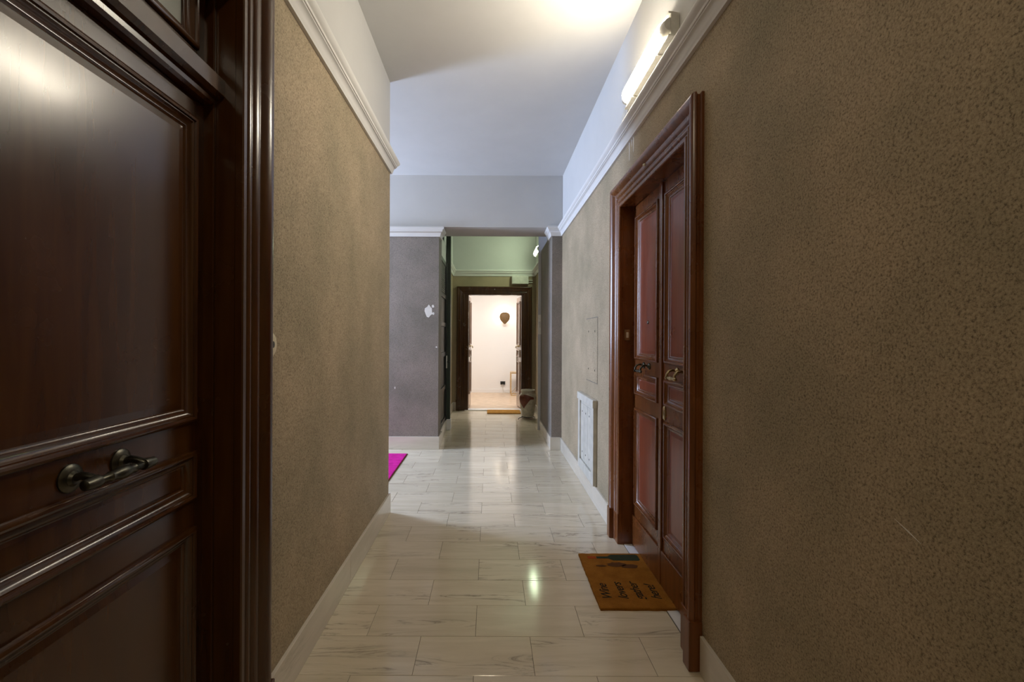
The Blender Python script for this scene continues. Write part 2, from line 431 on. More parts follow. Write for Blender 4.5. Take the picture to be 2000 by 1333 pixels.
# ---------------------------------------------------------------- skirting (marble slabs)
def skirting(name, segs, label):
    o = thing(name, label, 'baseboard', (segs[0][0], segs[0][2], 0), kind='structure')
    for s in segs: box('slab', *s, 0.0005, BH, 'skirt', o, bev=0.0015)
    return o
t_ = 0.015
def runY(x0, x1, ys): return [(x0, x1, a + 0.0008, b - 0.0008) for a, b in zip(ys[:-1], ys[1:])]
def runX(y0, y1, xs): return [(a + 0.0008, b - 0.0008, y0, y1) for a, b in zip(xs[:-1], xs[1:])]
skirting('baseboard_left', runY(XL, XL + t_, [YB, -1.5, -0.5, 0.47]) + runY(XL, XL + t_, [1.64, 2.62, YC + t_]) , 'cream marble skirting at the foot of the tan left wall')
skirting('baseboard_right', runY(XR - t_, XR, [YB, -1.0, 0.5, 1.925]) + runY(XR - t_, XR, [3.32, 3.95, 4.75, YP - t_]), 'cream marble skirting at the foot of the right wall')
skirting('baseboard_landing', runX(YP - t_, YP, [XW, -2.4, -1.5, -0.63 + t_]) + runY(-0.63, -0.63 + t_, [YP, 6.08]), 'pale marble skirting under the landing wall')
skirting('baseboard_pilaster', runX(YP - t_, YP, [0.755 - t_, XR - t_]) + runY(0.755 - t_, 0.755, [YP, 6.97]), 'marble skirting wrapped round the narrow right pilaster')
skirting('baseboard_lift', runY(-0.65, -0.635, [6.08, 6.95]), 'marble kerb under the black lift gate')
skirting('baseboard_hall', runY(XE0, XE0 + t_, [7.1, 7.9, YE]) + runY(XE1 - t_, XE1, [7.02, 7.9, YE]) + runX(YE - t_, YE, [XE0 + t_, -0.61]), 'marble skirting round the inner hall by the open door')

# ---------------------------------------------------------------- cornices
cornice('trim_2', [(XL, YB), (XL, YC), (XL - 1.2, YC)], 2.645, -1, 'white moulded cornice along the top of the tan left wall')
cornice('trim_3', [(XR, YB), (XR, YP), (0.755, YP), (0.755, 6.02)], 2.615, 1, 'white moulded cornice running along the right wall to the pilaster')
cornice('trim_4', [(XW, YP), (-0.63, YP), (-0.63, 5.98)], 2.60, -1, 'white moulded cornice over the landing wall')
cornice('trim_5', [(XE0, 7.06), (XE0, YE), (XE1, YE), (XE1, 7.03)], 2.515, -1, 'pale green lit cornice round the inner hall')

# ---------------------------------------------------------------- doors
CAS = [(0, -0.003), (0, 0.018), (0.004, 0.022), (0.018, 0.023), (0.022, 0.015), (0.030, 0.015), (0.034, 0.020), (0.041, 0.024),
       (0.049, 0.024), (0.055, 0.020), (0.057, 0.016), (0.064, 0.017), (0.070, 0.024), (0.084, 0.029), (0.094, 0.029), (0.098, 0.034),
       (0.108, 0.042), (0.120, 0.049), (0.132, 0.052), (0.142, 0.050), (0.148, 0.043), (0.150, 0.032), (0.143, 0.025), (0.143, 0.016), (0.151, 0.010), (0.151, -0.01)]
def casing(par, T, u0, u1, zt, mat, zb=0.0, ws=1.0):
    P = [(a * ws, d) for a, d in CAS]
    for sgn, u in ((-1, u0), (1, u1)):
        bm = bmesh.new()
        strip(bm, [[T(u + sgn * a, d, zb) for a, d in P], [T(u + sgn * a, d, zt + a) for a, d in P]])
        link('casing', bm, mat, par, True)
        box('plinth_block', u - 0.003 if sgn > 0 else u - 0.154 * ws, u + 0.154 * ws if sgn > 0 else u + 0.003, -0.005, 0.026, 0.001, 0.20, mat, par, bev=0.003,
            T=T)
        a0, a1 = sorted((u + sgn * 0.095 * ws, u + sgn * 0.158 * ws))
        box('plinth_cap', a0, a1, 0.0, 0.056, 0.001, 0.205, mat, par, bev=0.004, T=T)
    bm = bmesh.new()
    strip(bm, [[T(u0 - a, d, zt + a) for a, d in P], [T(u1 + a, d, zt + a) for a, d in P]])
    link('head_casing', bm, mat, par, True)
MOU = [(0, -0.002), (0, 0.009), (0.003, 0.013), (0.009, 0.015), (0.014, 0.013), (0.016, 0.008), (0.019, 0.008), (0.022, 0.005),
       (0.028, -0.002), (0.034, -0.005), (0.036, -0.005), (0.040, -0.009), (0.044, -0.010), (0.044, -0.016)]
def rect_mould(par, T, u0, u1, z0, z1, d, mat, prof=MOU):
    bm = bmesh.new(); rings = []
    for (cu, cz, su, sz) in ((u0, z0, 1, 1), (u1, z0, -1, 1), (u1, z1, -1, -1), (u0, z1, 1, -1)):
        rings.append([T(cu + su * a, d + h, cz + sz * a) for a, h in prof])
    strip(bm, rings, closed=True)
    return link('moulding', bm, mat, par, True)
def leaf(par, T, u0, u1, z0, z1, d, panels, stile, mats, thick=0.045, label=None, field=True):
    """slab with proud stiles and rails, mouldings and raised fields"""
    rec = 0.014
    lf = box('leaf', u0, u1, d - thick, d - rec, z0, z1, mats[0], par, T=T)
    if label: lf['label'] = label
    for a, b in ((u0, u0 + stile), (u1 - stile, u1)):
        box('stile', a, b, d - rec - 0.001, d, z0, z1, mats[0], lf, bev=0.0015, T=T)
    zz = [z0] + [v for p in panels for v in p] + [z1]
    for a, b in zip(zz[0::2], zz[1::2]):
        box('rail', u0 + stile, u1 - stile, d - rec - 0.001, d, a, b, mats[0], lf, T=T)
    for a, b in panels:
        rect_mould(lf, T, u0 + stile, u1 - stile, a, b, d, mats[0])
        if field:
            bm = bmesh.new(); i0 = 0.040; i1 = 0.062
            ua, ub = u0 + stile, u1 - stile
            if b - a < 0.2: i1 = 0.05
            outer = [(ua + i0, a + i0), (ub - i0, a + i0), (ub - i0, b - i0), (ua + i0, b - i0)]
            inner = [(ua + i1, a + i1), (ub - i1, a + i1), (ub - i1, b - i1), (ua + i1, b - i1)]
            r0 = [T(u, d - rec - 0.002, z) for u, z in outer]; r1 = [T(u, d - 0.010, z) for u, z in outer]; r2 = [T(u, d - 0.007, z) for u, z in inner]
            strip(bm, [r0, r1, r2])
            link('panel', bm, mats[1], lf)
    return lf
def pull_handle(par, T, uc, zc, d, mat, span=0.125, drop=0.03, out=0.05, r=0.0065, rose=0.026, ext=0.012):
    bm = bmesh.new()
    for s in (-1, 1):
        u = uc + s * span / 2
        rings = []
        for (rr, h) in ((0.0, 0.0), (rose, 0.0), (rose, 0.004), (rose * 0.85, 0.008), (rose * 0.55, 0.010), (rose * 0.4, 0.016), (0.0, 0.017)):
            rings.append([T(u + max(rr, 1e-4) * math.cos(t), d + h, zc + max(rr, 1e-4) * math.sin(t)) for t in [2 * math.pi * q / 20 for q in range(20)]])
        strip(bm, rings)
        pts = [(u, d + 0.008, zc), (u, d + out * 0.45, zc + 0.006), (u, d + out * 0.8, zc + 0.002), (u, d + out, zc - drop * 0.45), (u, d + out, zc - drop)]
        add_tube(bm, pts, [r * 1.0, r, r, r, r * 1.1], 10, T)
        u2 = u + s * ext
        add_tube(bm, [(u - s * 0.004, d + out, zc - drop), (u + s * 0.003, d + out, zc - drop), (u2, d + out, zc - drop), (u2 + s * 0.004, d + out, zc - drop)], [r * 1.5, r * 1.6, r * 1.25, r * 0.6], 12, T)
    h = span / 2
    prof = [(-h, 0.9), (-h * 0.6, 0.9), (-h * 0.5, 1.3), (-h * 0.38, 1.1), (-h * 0.2, 1.5), (0, 1.7), (h * 0.2, 1.5), (h * 0.38, 1.1), (h * 0.5, 1.3), (h * 0.6, 0.9), (h, 0.9)]
    add_tube(bm, [(uc + a, d + out, zc - drop) for a, q in prof], [r * q for a, q in prof], 12, T)
    return link('handle', bm, mat, par, True)

# --- door_1: left, closed, with transom light
T1 = lambda u, d, z: Vector((XL + d, u, z))
d1 = S(thing('door_1', 'x', 'door', (XL, 1.05, 0)), 'dark varnished panelled door with transom light in the left foreground', 'door')
casing(d1, T1, 0.65, 1.45, 2.46, 'wood')
for a, b in ((0.62, 0.65), (1.45, 1.48)):
    box('jamb', a, b, -0.16, -0.004, 0.001, 2.46, 'wood', d1, T=T1)
box('jamb', 0.62, 1.48, -0.16, -0.004, 2.46, 2.50, 'wood', d1, T=T1)
box('stop_bead', 1.437, 1.45, -0.10, -0.062, 0.001, 2.46, 'wood', d1, bev=0.003, T=T1)
lf1 = leaf(d1, T1, 0.652, 1.448, 0.006, 2.075, -0.093, [(0.20, 0.81), (0.89, 1.035), (1.122, 2.02)], 0.052, ('wood', 'wood'), label='dark varnished door leaf with three panels')
pull_handle(lf1, T1, 1.05, 1.075, -0.093, 'bronze', span=0.135, drop=0.006, out=0.058, r=0.0088, rose=0.030, ext=0.03)['label'] = 'dark bronze pull handle'
bm = bmesh.new()   # transom bar with a sloped, moulded front
TB = [(-0.15, 2.078), (-0.070, 2.078), (-0.062, 2.086), (-0.060, 2.098), (-0.050, 2.102), (-0.036, 2.112), (-0.036, 2.160), (-0.042, 2.166), (-0.075, 2.176), (-0.15, 2.176)]
strip(bm, [[T1(0.65, a, z) for a, z in TB], [T1(1.45, a, z) for a, z in TB]])
link('transom_bar', bm, 'wood', d1)
tr = box('transom_sash', 0.652, 1.448, -0.135, -0.115, 2.178, 2.455, 'wood', d1, T=T1)
for a, b in ((0.652, 0.70), (1.40, 1.448)): box('sash_stile', a, b, -0.125, -0.093, 2.178, 2.455, 'wood', tr, bev=0.003, T=T1)
for a, b in ((2.178, 2.225), (2.41, 2.455)): box('sash_rail', 0.70, 1.40, -0.125, -0.093, a, b, 'wood', tr, bev=0.003, T=T1)
rect_mould(tr, T1, 0.70, 1.40, 2.225, 2.41, -0.095, 'wood')
box('pane', 0.73, 1.37, -0.1149, -0.110, 2.255, 2.38, 'glass', tr, T=T1)

# --- door_2: right, closed double door
T2 = lambda u, d, z: Vector((XR - d, u, z))
d2 = S(thing('door_2', 'x', 'door', (XR, 2.61, 0)), 'reddish brown panelled double door in the right wall', 'door')
casing(d2, T2, 2.09, 3.13, 2.245, 'woodl')
for a, b in ((2.06, 2.09), (3.13, 3.16)):
    box('jamb', a, b, -0.17, -0.004, 0.001, 2.245, 'woodl', d2, T=T2)
box('jamb', 2.06, 3.16, -0.17, -0.004, 2.245, 2.28, 'woodl', d2, T=T2)
PN2 = [(0.285, 0.92), (1.005, 1.15), (1.235, 2.165)]
la = leaf(d2, T2, 2.614, 3.128, 0.008, 2.24, -0.077, PN2, 0.050, ('woodl', 'woodr'), label='far leaf with a dull bronze handle')
lb = leaf(d2, T2, 2.092, 2.610, 0.008, 2.24, -0.077, PN2, 0.050, ('woodl', 'woodr'), label='near leaf with a polished brass handle')
box('astragal', 2.592, 2.632, -0.078, -0.064, 0.008, 2.24, 'woodl', lb, bev=0.005, T=T2)
for l_, a, b in ((la, 2.634, 3.128), (lb, 2.092, 2.590)):
    box('kick_board', a, b, -0.078, -0.066, 0.010, 0.205, 'woodl', l_, bev=0.005, T=T2)
pull_handle(la, T2, 2.865, 1.205, -0.077, 'bronze', span=0.10, drop=0.032, out=0.055, r=0.006, rose=0.02)['label'] = 'dull bronze pull handle'
pull_handle(lb, T2, 2.345, 1.205, -0.077, 'brass', span=0.10, drop=0.032, out=0.055, r=0.0065, rose=0.02)['label'] = 'polished brass pull handle'
lathe('peephole', [(0.0005, -0.002), (0.011, -0.002), (0.011, 0.004), (0.007, 0.006), (0.0005, 0.004)], (0, 0, 0), 'bronze', la, 'Y', 16, T=lambda x, y, z: T2(2.865 + x, -0.084 + y, 1.47 + z))
bm = bmesh.new()
rings = []
for (rr, h) in ((0.0, 0), (1, 0), (1, 0.004), (0.86, 0.007), (0.70, 0.004), (0.0, 0.004)):
    rings.append([T2(2.568 + 0.021 * max(rr, 1e-3) * math.cos(t), -0.077 + h, 0.965 + 0.040 * max(rr, 1e-3) * math.sin(t)) for t in [2 * math.pi * q / 28 for q in range(28)]])
strip(bm, rings)
esc = link('escutcheon', bm, 'brass', lb, True); esc['label'] = 'oval brass keyhole plate'
box('threshold', 2.095, 3.125, -0.080, -0.018, -0.0015, 0.0035, 'sill', d2, bev=0.001, T=T2)
lathe('stud', [(0.0005, 0), (0.008, 0), (0.008, 0.006), (0.004, 0.011), (0.0005, 0.011)], (0, 0, 0), 'ivory', d2, 'Y', 14, T=lambda x, y, z: T2(2.60 + x, 0.028 + y, 2.333 + z))

# --- door_3: far end, both leaves open into the apartment
T3 = lambda u, d, z: Vector((u, YE - d, z))
d3 = S(thing('door_3', 'x', 'door', (0.08, YE, 0)), 'brown framed double door standing open at the far end', 'door')
casing(d3, T3, D3[0], D3[1], D3[2] - 0.03, 'wood')
for a, b in ((D3[0], -0.405), (0.59, D3[1])):
    box('jamb', a, b, -0.16, -0.004, 0.0045, D3[2] - 0.035, 'wood', d3, T=T3)
box('jamb', D3[0], D3[1], -0.16, -0.004, D3[2] - 0.035, D3[2], 'wood', d3, T=T3)
box('threshold', D3[0], D3[1], -0.20, 0.012, -0.001, 0.012, 'sill', d3, bev=0.002, T=T3)
lathe('stud', [(0.0005, 0), (0.010, 0), (0.010, 0.008), (0.0005, 0.012)], (0, 0, 0), 'ivory', d3, 'Y', 14, T=lambda x, y, z: T3(0.085 + x, 0.028 + y, 2.275 + z))
PN3 = [(0.28, 0.90), (0.99, 1.13), (1.22, 2.07)]
for sx, x0, tilt, nm in ((1, -0.40, 0.04, 'left leaf standing open'), (-1, 0.585, 0.10, 'right leaf standing open')):
    def TO(u, d, z, sx=sx, x0=x0, tilt=tilt):
        dx, dy = sx * math.sin(tilt), math.cos(tilt)
        return Vector((x0 + dx * u + sx * math.cos(tilt) * d, YE + 0.165 + dy * u - math.sin(tilt) * d, z))
    lo = leaf(d3, TO, 0.0, 0.49, 0.02, 2.155, 0.0, PN3, 0.05, ('doorw', 'doorw'), label=nm)
    pull_handle(lo, TO, 0.245, 1.20, 0.0, 'brass', span=0.10, drop=0.03, out=0.05, r=0.006, rose=0.02)
    box('lock_plate', 0.435, 0.485, 0.0, 0.012, 0.88, 1.06, 'greyw', lo, bev=0.002, T=TO)

# ---------------------------------------------------------------- fluorescent wall fittings
def lamp(label, x, sgn, y0, y1, z, emit, group='fluorescent tube lamps'):
    """sgn=-1/+1: on a wall whose room side is -X/+X; sgn=0: under the ceiling"""
    o = thing('fluorescent_lamp', label, 'lamp', (x, (y0 + y1) / 2, z), group)
    W = (lambda d, y, q: (x + sgn * d, y, z + q)) if sgn else (lambda d, y, q: (x + q, y, z - d))
    def sec(pts, ya, yb, name, mat, sc=((1, 0), (1, 0))):
        bm = bmesh.new()
        rings = []
        for (k, _), y in zip(sc, (ya, yb)):
            rings.append([W(d, y, q * k) for d, q in pts])
        strip(bm, rings); return link(name, bm, mat, o, True)
    body = [(0, -0.050), (0.030, -0.056), (0.052, -0.057), (0.052, -0.050), (0.040, -0.049), (0.040, 0.049), (0.052, 0.050), (0.052, 0.057), (0.030, 0.056), (0, 0.050)]
    sec(body, y0, y1, 'housing', 'greyw')
    half = [(0.041 + 0.045 * math.sin(a) ** 0.75, -0.047 * math.cos(a)) for a in [math.pi * q / 14 for q in range(15)]]
    bm = bmesh.new(); rings = []
    n = 12
    ys = [y0 + 0.050, y0 + 0.054, y0 + 0.065] + [y0 + 0.08 + (y1 - y0 - 0.16) * q / n for q in range(n + 1)] + [y1 - 0.065, y1 - 0.054, y1 - 0.050]
    for i, y in enumerate(ys):
        e = min(i, len(ys) - 1 - i); k = (0.80, 0.93, 0.98, 1.0)[min(e, 3)]
        rings.append([W(0.041 + (d - 0.041) * k, y, q * k) for d, q in half])
    strip(bm, rings); link('diffuser', bm, emit, o, True)
    for ya, yb in ((y0 + 0.004, y0 + 0.050), (y1 - 0.050, y1 - 0.004)):
        bm = bmesh.new()
        a, b = (0.62, 0.84) if ya < (y0 + y1) / 2 else (0.84, 0.62)
        strip(bm, [[W(0.041 + (d - 0.041) * k, y, q * k) for d, q in half] for k, y in ((a, ya), (b, yb))])
        link('end_cap', bm, 'greyw', o, True)
    L_ = y1 - y0
    for fy in (0.22, 0.78):
        for s in (-1, 1):
            yc = y0 + L_ * fy
            b0, b1 = sorted((s * 0.0555, s * 0.064))
            bm = bmesh.new(); add_box(bm, 0.022, 0.058, yc - 0.012, yc + 0.012, b0, b1, T=lambda a, b, c: Vector(W(a, b, c)), bev=0.002)
            link('clip', bm, 'greyw', o)
    return o
lamp('lit white tube lamp over the reddish double door', XR, -1, 2.20, 2.92, 2.85, 'tube')
lamp('lit greenish tube lamp in the inner hall, mostly behind the pilaster', XE1, -1, 7.75, 8.35, 2.85, 'tubef')
lamp('added fill tube lamp under the ceiling behind the viewpoint', 0.0, 0, -0.95, -0.25, ZC - 0.001, 'tube_fill')  # unseen lamp, added to brighten both near walls
jb = thing('junction_plate', 'small grey cover plate below the end of the lit tube lamp', 'cover plate', (XR, 3.05, 2.78))
box('plate', XR - 0.008, XR + 0.002, 3.00, 3.14, 2.745, 2.865, 'greyw', jb, bev=0.002)
tube('cable', [(XR - 0.012, 2.93, 2.86), (XR - 0.014, 2.965, 2.85), (XR - 0.012, 2.985, 2.81), (XR - 0.012, 2.99, 2.735)], 0.0035, 'greyw', jb)

# ---------------------------------------------------------------- wall bits
def patch(name, mat, pts, T, thick, parent):
    bm = bmesh.new()
    strip(bm, [[T(a, -0.002, b) for a, b in pts], [T(a, thick, b) for a, b in pts]])
    return link(name, bm, mat, parent)
def blob(c, rx, rz, n=14, jit=0.25, seed=1):
    r = random.Random(seed)
    return [(c[0] + rx * (1 + r.uniform(-jit, jit)) * math.cos(2 * math.pi * q / n), c[1] + rz * (1 + r.uniform(-jit, jit)) * math.sin(2 * math.pi * q / n)) for q in range(n)]
TP = lambda u, d, z: Vector((u, YP - d, z))
for i, (c, rx, rz) in enumerate([((-0.75, 1.69), 0.045, 0.07), ((-0.70, 1.75), 0.016, 0.018), ((-0.695, 1.66), 0.012, 0.016), ((-0.655, 1.25), 0.009, 0.010), ((-1.16, 0.75), 0.006, 0.015)]):
    patch('paint_chip', 'chip', blob(c, rx, rz, 12, 0.25, i + 3), TP, 0.0006, wp)
for (y, za, zb) in ((2.985, 2.51, 2.615), (2.90, 2.53, 2.615), (2.935, 2.58, 2.615)):
    patch('paint_drip', 'chip', [(y - 0.006, zb), (y - 0.004, za), (y, za - 0.012), (y + 0.004, za), (y + 0.007, zb)], T2, 0.0012, wr)
# scratch on the near right wall
patch('scratch', 'chip', [(1.02, 0.985), (0.985, 0.969), (0.957, 0.958), (0.985, 0.972)], T2, 0.0006, wr)
# sealed hatch in the right wall
sh = thing('wall_hatch', 'painted-over shallow hatch in the right wall above the white cabinet', 'hatch', (XR, 4.05, 0.99))
box('hatch_board', XR - 0.003, XR + 0.01, 3.84, 4.28, 1.00, 1.54, 'stucco', sh, bev=0.002)
for a, b, c, d in ((3.832, 4.288, 0.992, 0.999), (3.832, 4.288, 1.541, 1.548), (3.832, 3.839, 0.999, 1.541), (4.281, 4.288, 0.999, 1.541)):
    box('groove', XR - 0.0006, XR + 0.002, a, b, c, d, 'groove', sh)
for y in (3.93, 4.18):
    for z in (1.10, 1.43):
        lathe('screw', [(0.0005, 0), (0.009, 0), (0.008, 0.003), (0.0005, 0.004)], (0, 0, 0), 'bronze', sh, 'Y', 12, T=lambda a, b, c, y=y, z=z: T2(y + a, 0.002 + b, z + c))
# white cabinet by the floor
cb = thing('meter_cabinet', 'white painted wooden cabinet front low on the right wall', 'cabinet', (XR, 4.17, BH))
box('backing', -0.005, 0.010, 3.86, 4.48, BH + 0.002, 0.84, 'paintw', cb, T=lambda d, u, z: T2(u, d, z))
TC = lambda u, d, z: T2(u, d, z)
for a, b in ((3.84, 3.925), (4.415, 4.50)): box('frame_stile', a, b, 0.0, 0.034, BH + 0.002, 0.80, 'paintw', cb, bev=0.004, T=TC)
box('frame_rail', 3.925, 4.415, 0.0, 0.034, BH + 0.002, 0.245, 'paintw', cb, bev=0.004, T=TC)
box('top_cap', 3.83, 4.51, 0.0, 0.042, 0.795, 0.862, 'paintw', cb, bev=0.008, T=TC)
cd = box('door', 3.930, 4.410, 0.008, 0.022, 0.250, 0.790, 'paintw', cb, bev=0.003, T=TC)
for a, b in ((3.950, 4.095), (4.10, 4.245), (4.25, 4.395)):
    box('slat', a, b, 0.0215, 0.027, 0.27, 0.77, 'paintw', cd, bev=0.003, T=TC)
    for z in (0.33, 0.70):
        lathe('screw', [(0.0005, 0), (0.008, 0), (0.008, 0.002), (0.0005, 0.003)], (0, 0, 0), 'black', cd, 'Y', 10, T=lambda p, q, r, y=(a + b) / 2, z=z: T2(y + p, 0.0265 + q, z + r))
# round bell push on the left wall
rb = thing('doorbell', 'round cream doorbell beside the left door frame', 'doorbell', (XL, 1.665, 1.345))
lathe('base', [(0.0005, -0.001), (0.047, -0.001), (0.047, 0.006), (0.042, 0.011), (0.022, 0.014), (0.0005, 0.014)], (0, 0, 0), 'cream', rb, 'X', 28, T=lambda x, y, z: Vector((XL + x, 1.665 + y, 1.345 + z)))
lathe('button', [(0.0005, 0.012), (0.012, 0.012), (0.012, 0.018), (0.0005, 0.020)], (0, 0, 0), 'bronze', rb, 'X', 18, T=lambda x, y, z: Vector((XL + x, 1.665 + y, 1.345 + z)))
# bell push on the jamb of the right door
bp = thing('bell_push', 'small brass bell push on the far jamb of the right double door', 'doorbell', (0.912, 3.13, 1.37))
box('plate', 0.895, 0.931, 3.124, 3.1305, 1.358, 1.430, 'brass', bp, bev=0.002)
box('button', 0.905, 0.921, 3.119, 3.125, 1.375, 1.413, 'ivory', bp, bev=0.002)
# switch on the hall post / wall
sw = thing('light_switch', 'ivory switch plate on the pale post left of the pilaster', 'switch', (0.735, 6.965, 1.40))
box('plate', 0.714, 0.758, 6.955, 6.972, 1.42, 1.71, 'ivory', sw, bev=0.003)
box('rocker', 0.725, 0.747, 6.949, 6.956, 1.52, 1.61, 'greyw', sw, bev=0.002)
# box over the far door
jx = thing('cable_box', 'pale grey cable box fixed above the open far door', 'cable box', (0.55, YE, 2.35))
box('case', 0.40, 0.71, YE - 0.075, YE + 0.001, 2.365, 2.52, 'greyw', jx, bev=0.006)
box('lid', 0.41, 0.70, YE - 0.083, YE - 0.074, 2.372, 2.512, 'greyw', jx, bev=0.004)
for z in (2.40, 2.44): tube('conduit', [(0.70, YE - 0.03, z), (0.79, YE - 0.03, z)], 0.009, 'greyw', jx)

# ---------------------------------------------------------------- lift gate and post
lg = thing('lift_gate', 'black metal lift gate with ribbed glass beside the landing wall', 'gate', (-0.65, 6.5, BH))
TG = lambda u, d, z: Vector((-0.655 + d, u, z))
box('head_panel', 6.085, 6.95, -0.02, 0.0, 2.46, 2.72, 'greyw', lg, T=TG)
box('frame_stile', 6.085, 6.15, -0.03, 0.012, BH + 0.002, 2.46, 'black', lg, bev=0.004, T=TG)
box('frame_stile', 6.86, 6.95, -0.03, 0.020, BH + 0.002, 2.46, 'black', lg, bev=0.004, T=TG)
for z in (BH + 0.002, 0.62, 1.10, 1.52, 1.92, 2.40):
    box('frame_rail', 6.15, 6.86, -0.025, 0.010, z, z + 0.06, 'black', lg, bev=0.004, T=TG)
for a, b in ((BH + 0.062, 0.62), (0.68, 1.10), (1.16, 1.52), (1.58, 1.92)):
    box('panel', 6.15, 6.86, -0.012, -0.004, a, b, 'black', lg, T=TG)
gl = box('pane', 6.15, 6.86, -0.012, -0.004, 1.98, 2.40, 'greyw', lg, T=TG)
q = 1.995
while q < 2.39:
    box('rib', 6.155, 6.855, -0.005, 0.003, q, q + 0.010, 'black', gl, T=TG); q += 0.026
lk = box('lock_plate', 6.82, 6.90, 0.018, 0.030, 0.92, 1.10, 'greyw', lg, bev=0.003, T=TG)
tube('handle', [(6.86, 0.028, 1.01), (6.86, 0.062, 1.01), (6.80, 0.066, 1.01)], 0.008, 'black', lg, T=TG)
tag(box('lift_post', -0.655, -0.585, 6.96, 7.045, BH + 0.002, 2.95, 'green', bev=0.006), 'dark green metal post beside the lift gate, reaching the ceiling beam', 'post')
box('post_foot', -0.665, -0.575, 6.952, 7.055, 0.0005, BH + 0.002, 'sill', bpy.data.objects['lift_post'], bev=0.004)

# ---------------------------------------------------------------- mats
def mat_pad(name, x0, x1, y0, y1, h, mat, label, parent_loc, jag=0.0015, border=None):
    o = thing(name, label, 'doormat', ((x0 + x1) / 2, (y0 + y1) / 2, 0))
    r = random.Random(len(label))
    pts = []
    nx, ny = max(4, int((x1 - x0) / 0.02)), max(4, int((y1 - y0) / 0.02))
    for i in range(nx): pts.append((x0 + (x1 - x0) * i / nx, y0))
    for i in range(ny): pts.append((x1, y0 + (y1 - y0) * i / ny))
    for i in range(nx): pts.append((x1 - (x1 - x0) * i / nx, y1))
    for i in range(ny): pts.append((x0, y1 - (y1 - y0) * i / ny))
    pts = [(a + r.uniform(-jag, jag), b + r.uniform(-jag, jag)) for a, b in pts]
    cx, cy = (x0 + x1) / 2, (y0 + y1) / 2
    sh_ = lambda p, k: (p[0] - math.copysign(min(k, abs(p[0] - cx)), p[0] - cx), p[1] - math.copysign(min(k, abs(p[1] - cy)), p[1] - cy))
    bm = bmesh.new()
    strip(bm, [[(a, b, 0.0005) for a, b in pts], [(a, b, h - 0.003) for a, b in pts], [(*sh_(p, 0.004), h) for p in pts]])
    link('pile', bm, mat, o)
    if border:
        bm = bmesh.new()
        out = [(x0 - border, y0 - border), (x1 + border, y0 - border), (x1 + border, y1 + border), (x0 - border, y1 + border)]
        strip(bm, [[(a, b, 0.0004) for a, b in out], [(a, b, h * 0.55) for a, b in out]])
        link('border', bm, 'inkp', o)
    return o
wm = mat_pad('wine_doormat', 0.563, 0.951, 2.365, 2.965, 0.015, 'coir', 'ochre coir doormat lettered Wine lovers gather here by the right door', None, 0.002)
pm = mat_pad('pink_doormat', -1.75, -0.962, 4.05, 5.49, 0.012, 'pink', 'bright magenta mat at the corner of the landing', None, 0.0005, 0.008)
om = mat_pad('orange_doormat', -0.045, 0.56, 8.42, 8.785, 0.02, 'coir2', 'plain orange brown doormat at the open far door', None)

def text_print(txt, x, y, size, shear, mat, parent, z, width=1.0):
    cu = bpy.data.curves.new('print', 'FONT'); cu.body = txt; cu.size = size; cu.shear = shear; cu.extrude = 0.0006; cu.offset = 0.0004
    cu.space_character = 0.92
    o = bpy.data.objects.new('lettering', cu); COL.objects.link(o)
    dg = bpy.context.evaluated_depsgraph_get()
    me = bpy.data.meshes.new_from_object(o.evaluated_get(dg)); bpy.data.objects.remove(o)
    # baseline runs along +Y, letters stand towards -X
    for v in me.vertices:
        a, b, c = v.co; v.co = (x - b, y + a * width, z + c)
    me.materials.clear(); me.materials.append(M[mat])
    q = bpy.data.objects.new('lettering', me); COL.objects.link(q); attach(q, parent)
    return q
for txt, x, y in (('Wine', 0.645, 2.440), ('lovers', 0.730, 2.444), ('gather', 0.815, 2.440), ('here!', 0.903, 2.444)):
    text_print(txt, x, y, 0.072, 0.35, 'ink', wm, 0.0152, 1.02)
def flat_print(name, pts, mat, parent, z=0.0152):
    bm = bmesh.new(); strip(bm, [[(a, b, z - 0.001) for a, b in pts], [(a, b, z + 0.0006) for a, b in pts]]); return link(name, bm, mat, parent)
# wine bottle lying across the far end: foil, neck, body; grapes below
flat_print('printed_bottle', [(0.665, 2.893), (0.735, 2.893), (0.760, 2.868), (0.915, 2.866), (0.925, 2.880), (0.925, 2.935), (0.915, 2.945), (0.760, 2.943), (0.735, 2.920), (0.665, 2.920)], 'inkg', wm)
flat_print('printed_foil', [(0.610, 2.890), (0.662, 2.892), (0.662, 2.921), (0.610, 2.923)], 'inkr', wm)
for i, (cx, cy, rx, ry) in enumerate([(0.765, 2.815, 0.055, 0.028), (0.84, 2.795, 0.05, 0.026), (0.67, 2.80, 0.03, 0.012)]):
    flat_print('printed_grapes', blob((cx, cy), rx, ry, 16, 0.18, 20 + i), 'inkp', wm)

# ---------------------------------------------------------------- jar on iron stand
JX, JY = 0.648, 7.96
st = thing('plant_stand', 'low black iron stand with splayed feet under the jar', 'stand', (JX, JY, 0))
bm = bmesh.new()
ring = [[(JX + (0.105 + 0.006 * math.cos(b)) * math.cos(a), JY + (0.105 + 0.006 * math.cos(b)) * math.sin(a), 0.036 + 0.006 * math.sin(b)) for b in [2 * math.pi * q / 8 for q in range(8)]] for a in [2 * math.pi * q / 28 for q in range(28)]]
strip(bm, ring, closed=True); link('ring', bm, 'black', st, True)
for a in (math.radians(215), math.radians(325), math.radians(90)):
    c, s = math.cos(a), math.sin(a)
    e = 0.21 if c < -0.1 else 0.145
    tube('leg', [(JX + c * 0.10, JY + s * 0.10, 0.036), (JX + c * 0.14, JY + s * 0.14, 0.036), (JX + c * e * 0.9, JY + s * e * 0.9, 0.026), (JX + c * e, JY + s * e, 0.006)], 0.006, 'black', st, 8)
ja = thing('stoneware_jar', 'tall grey glazed jar with a rusty brown patch on its shoulder', 'jar', (JX, JY, 0.042))
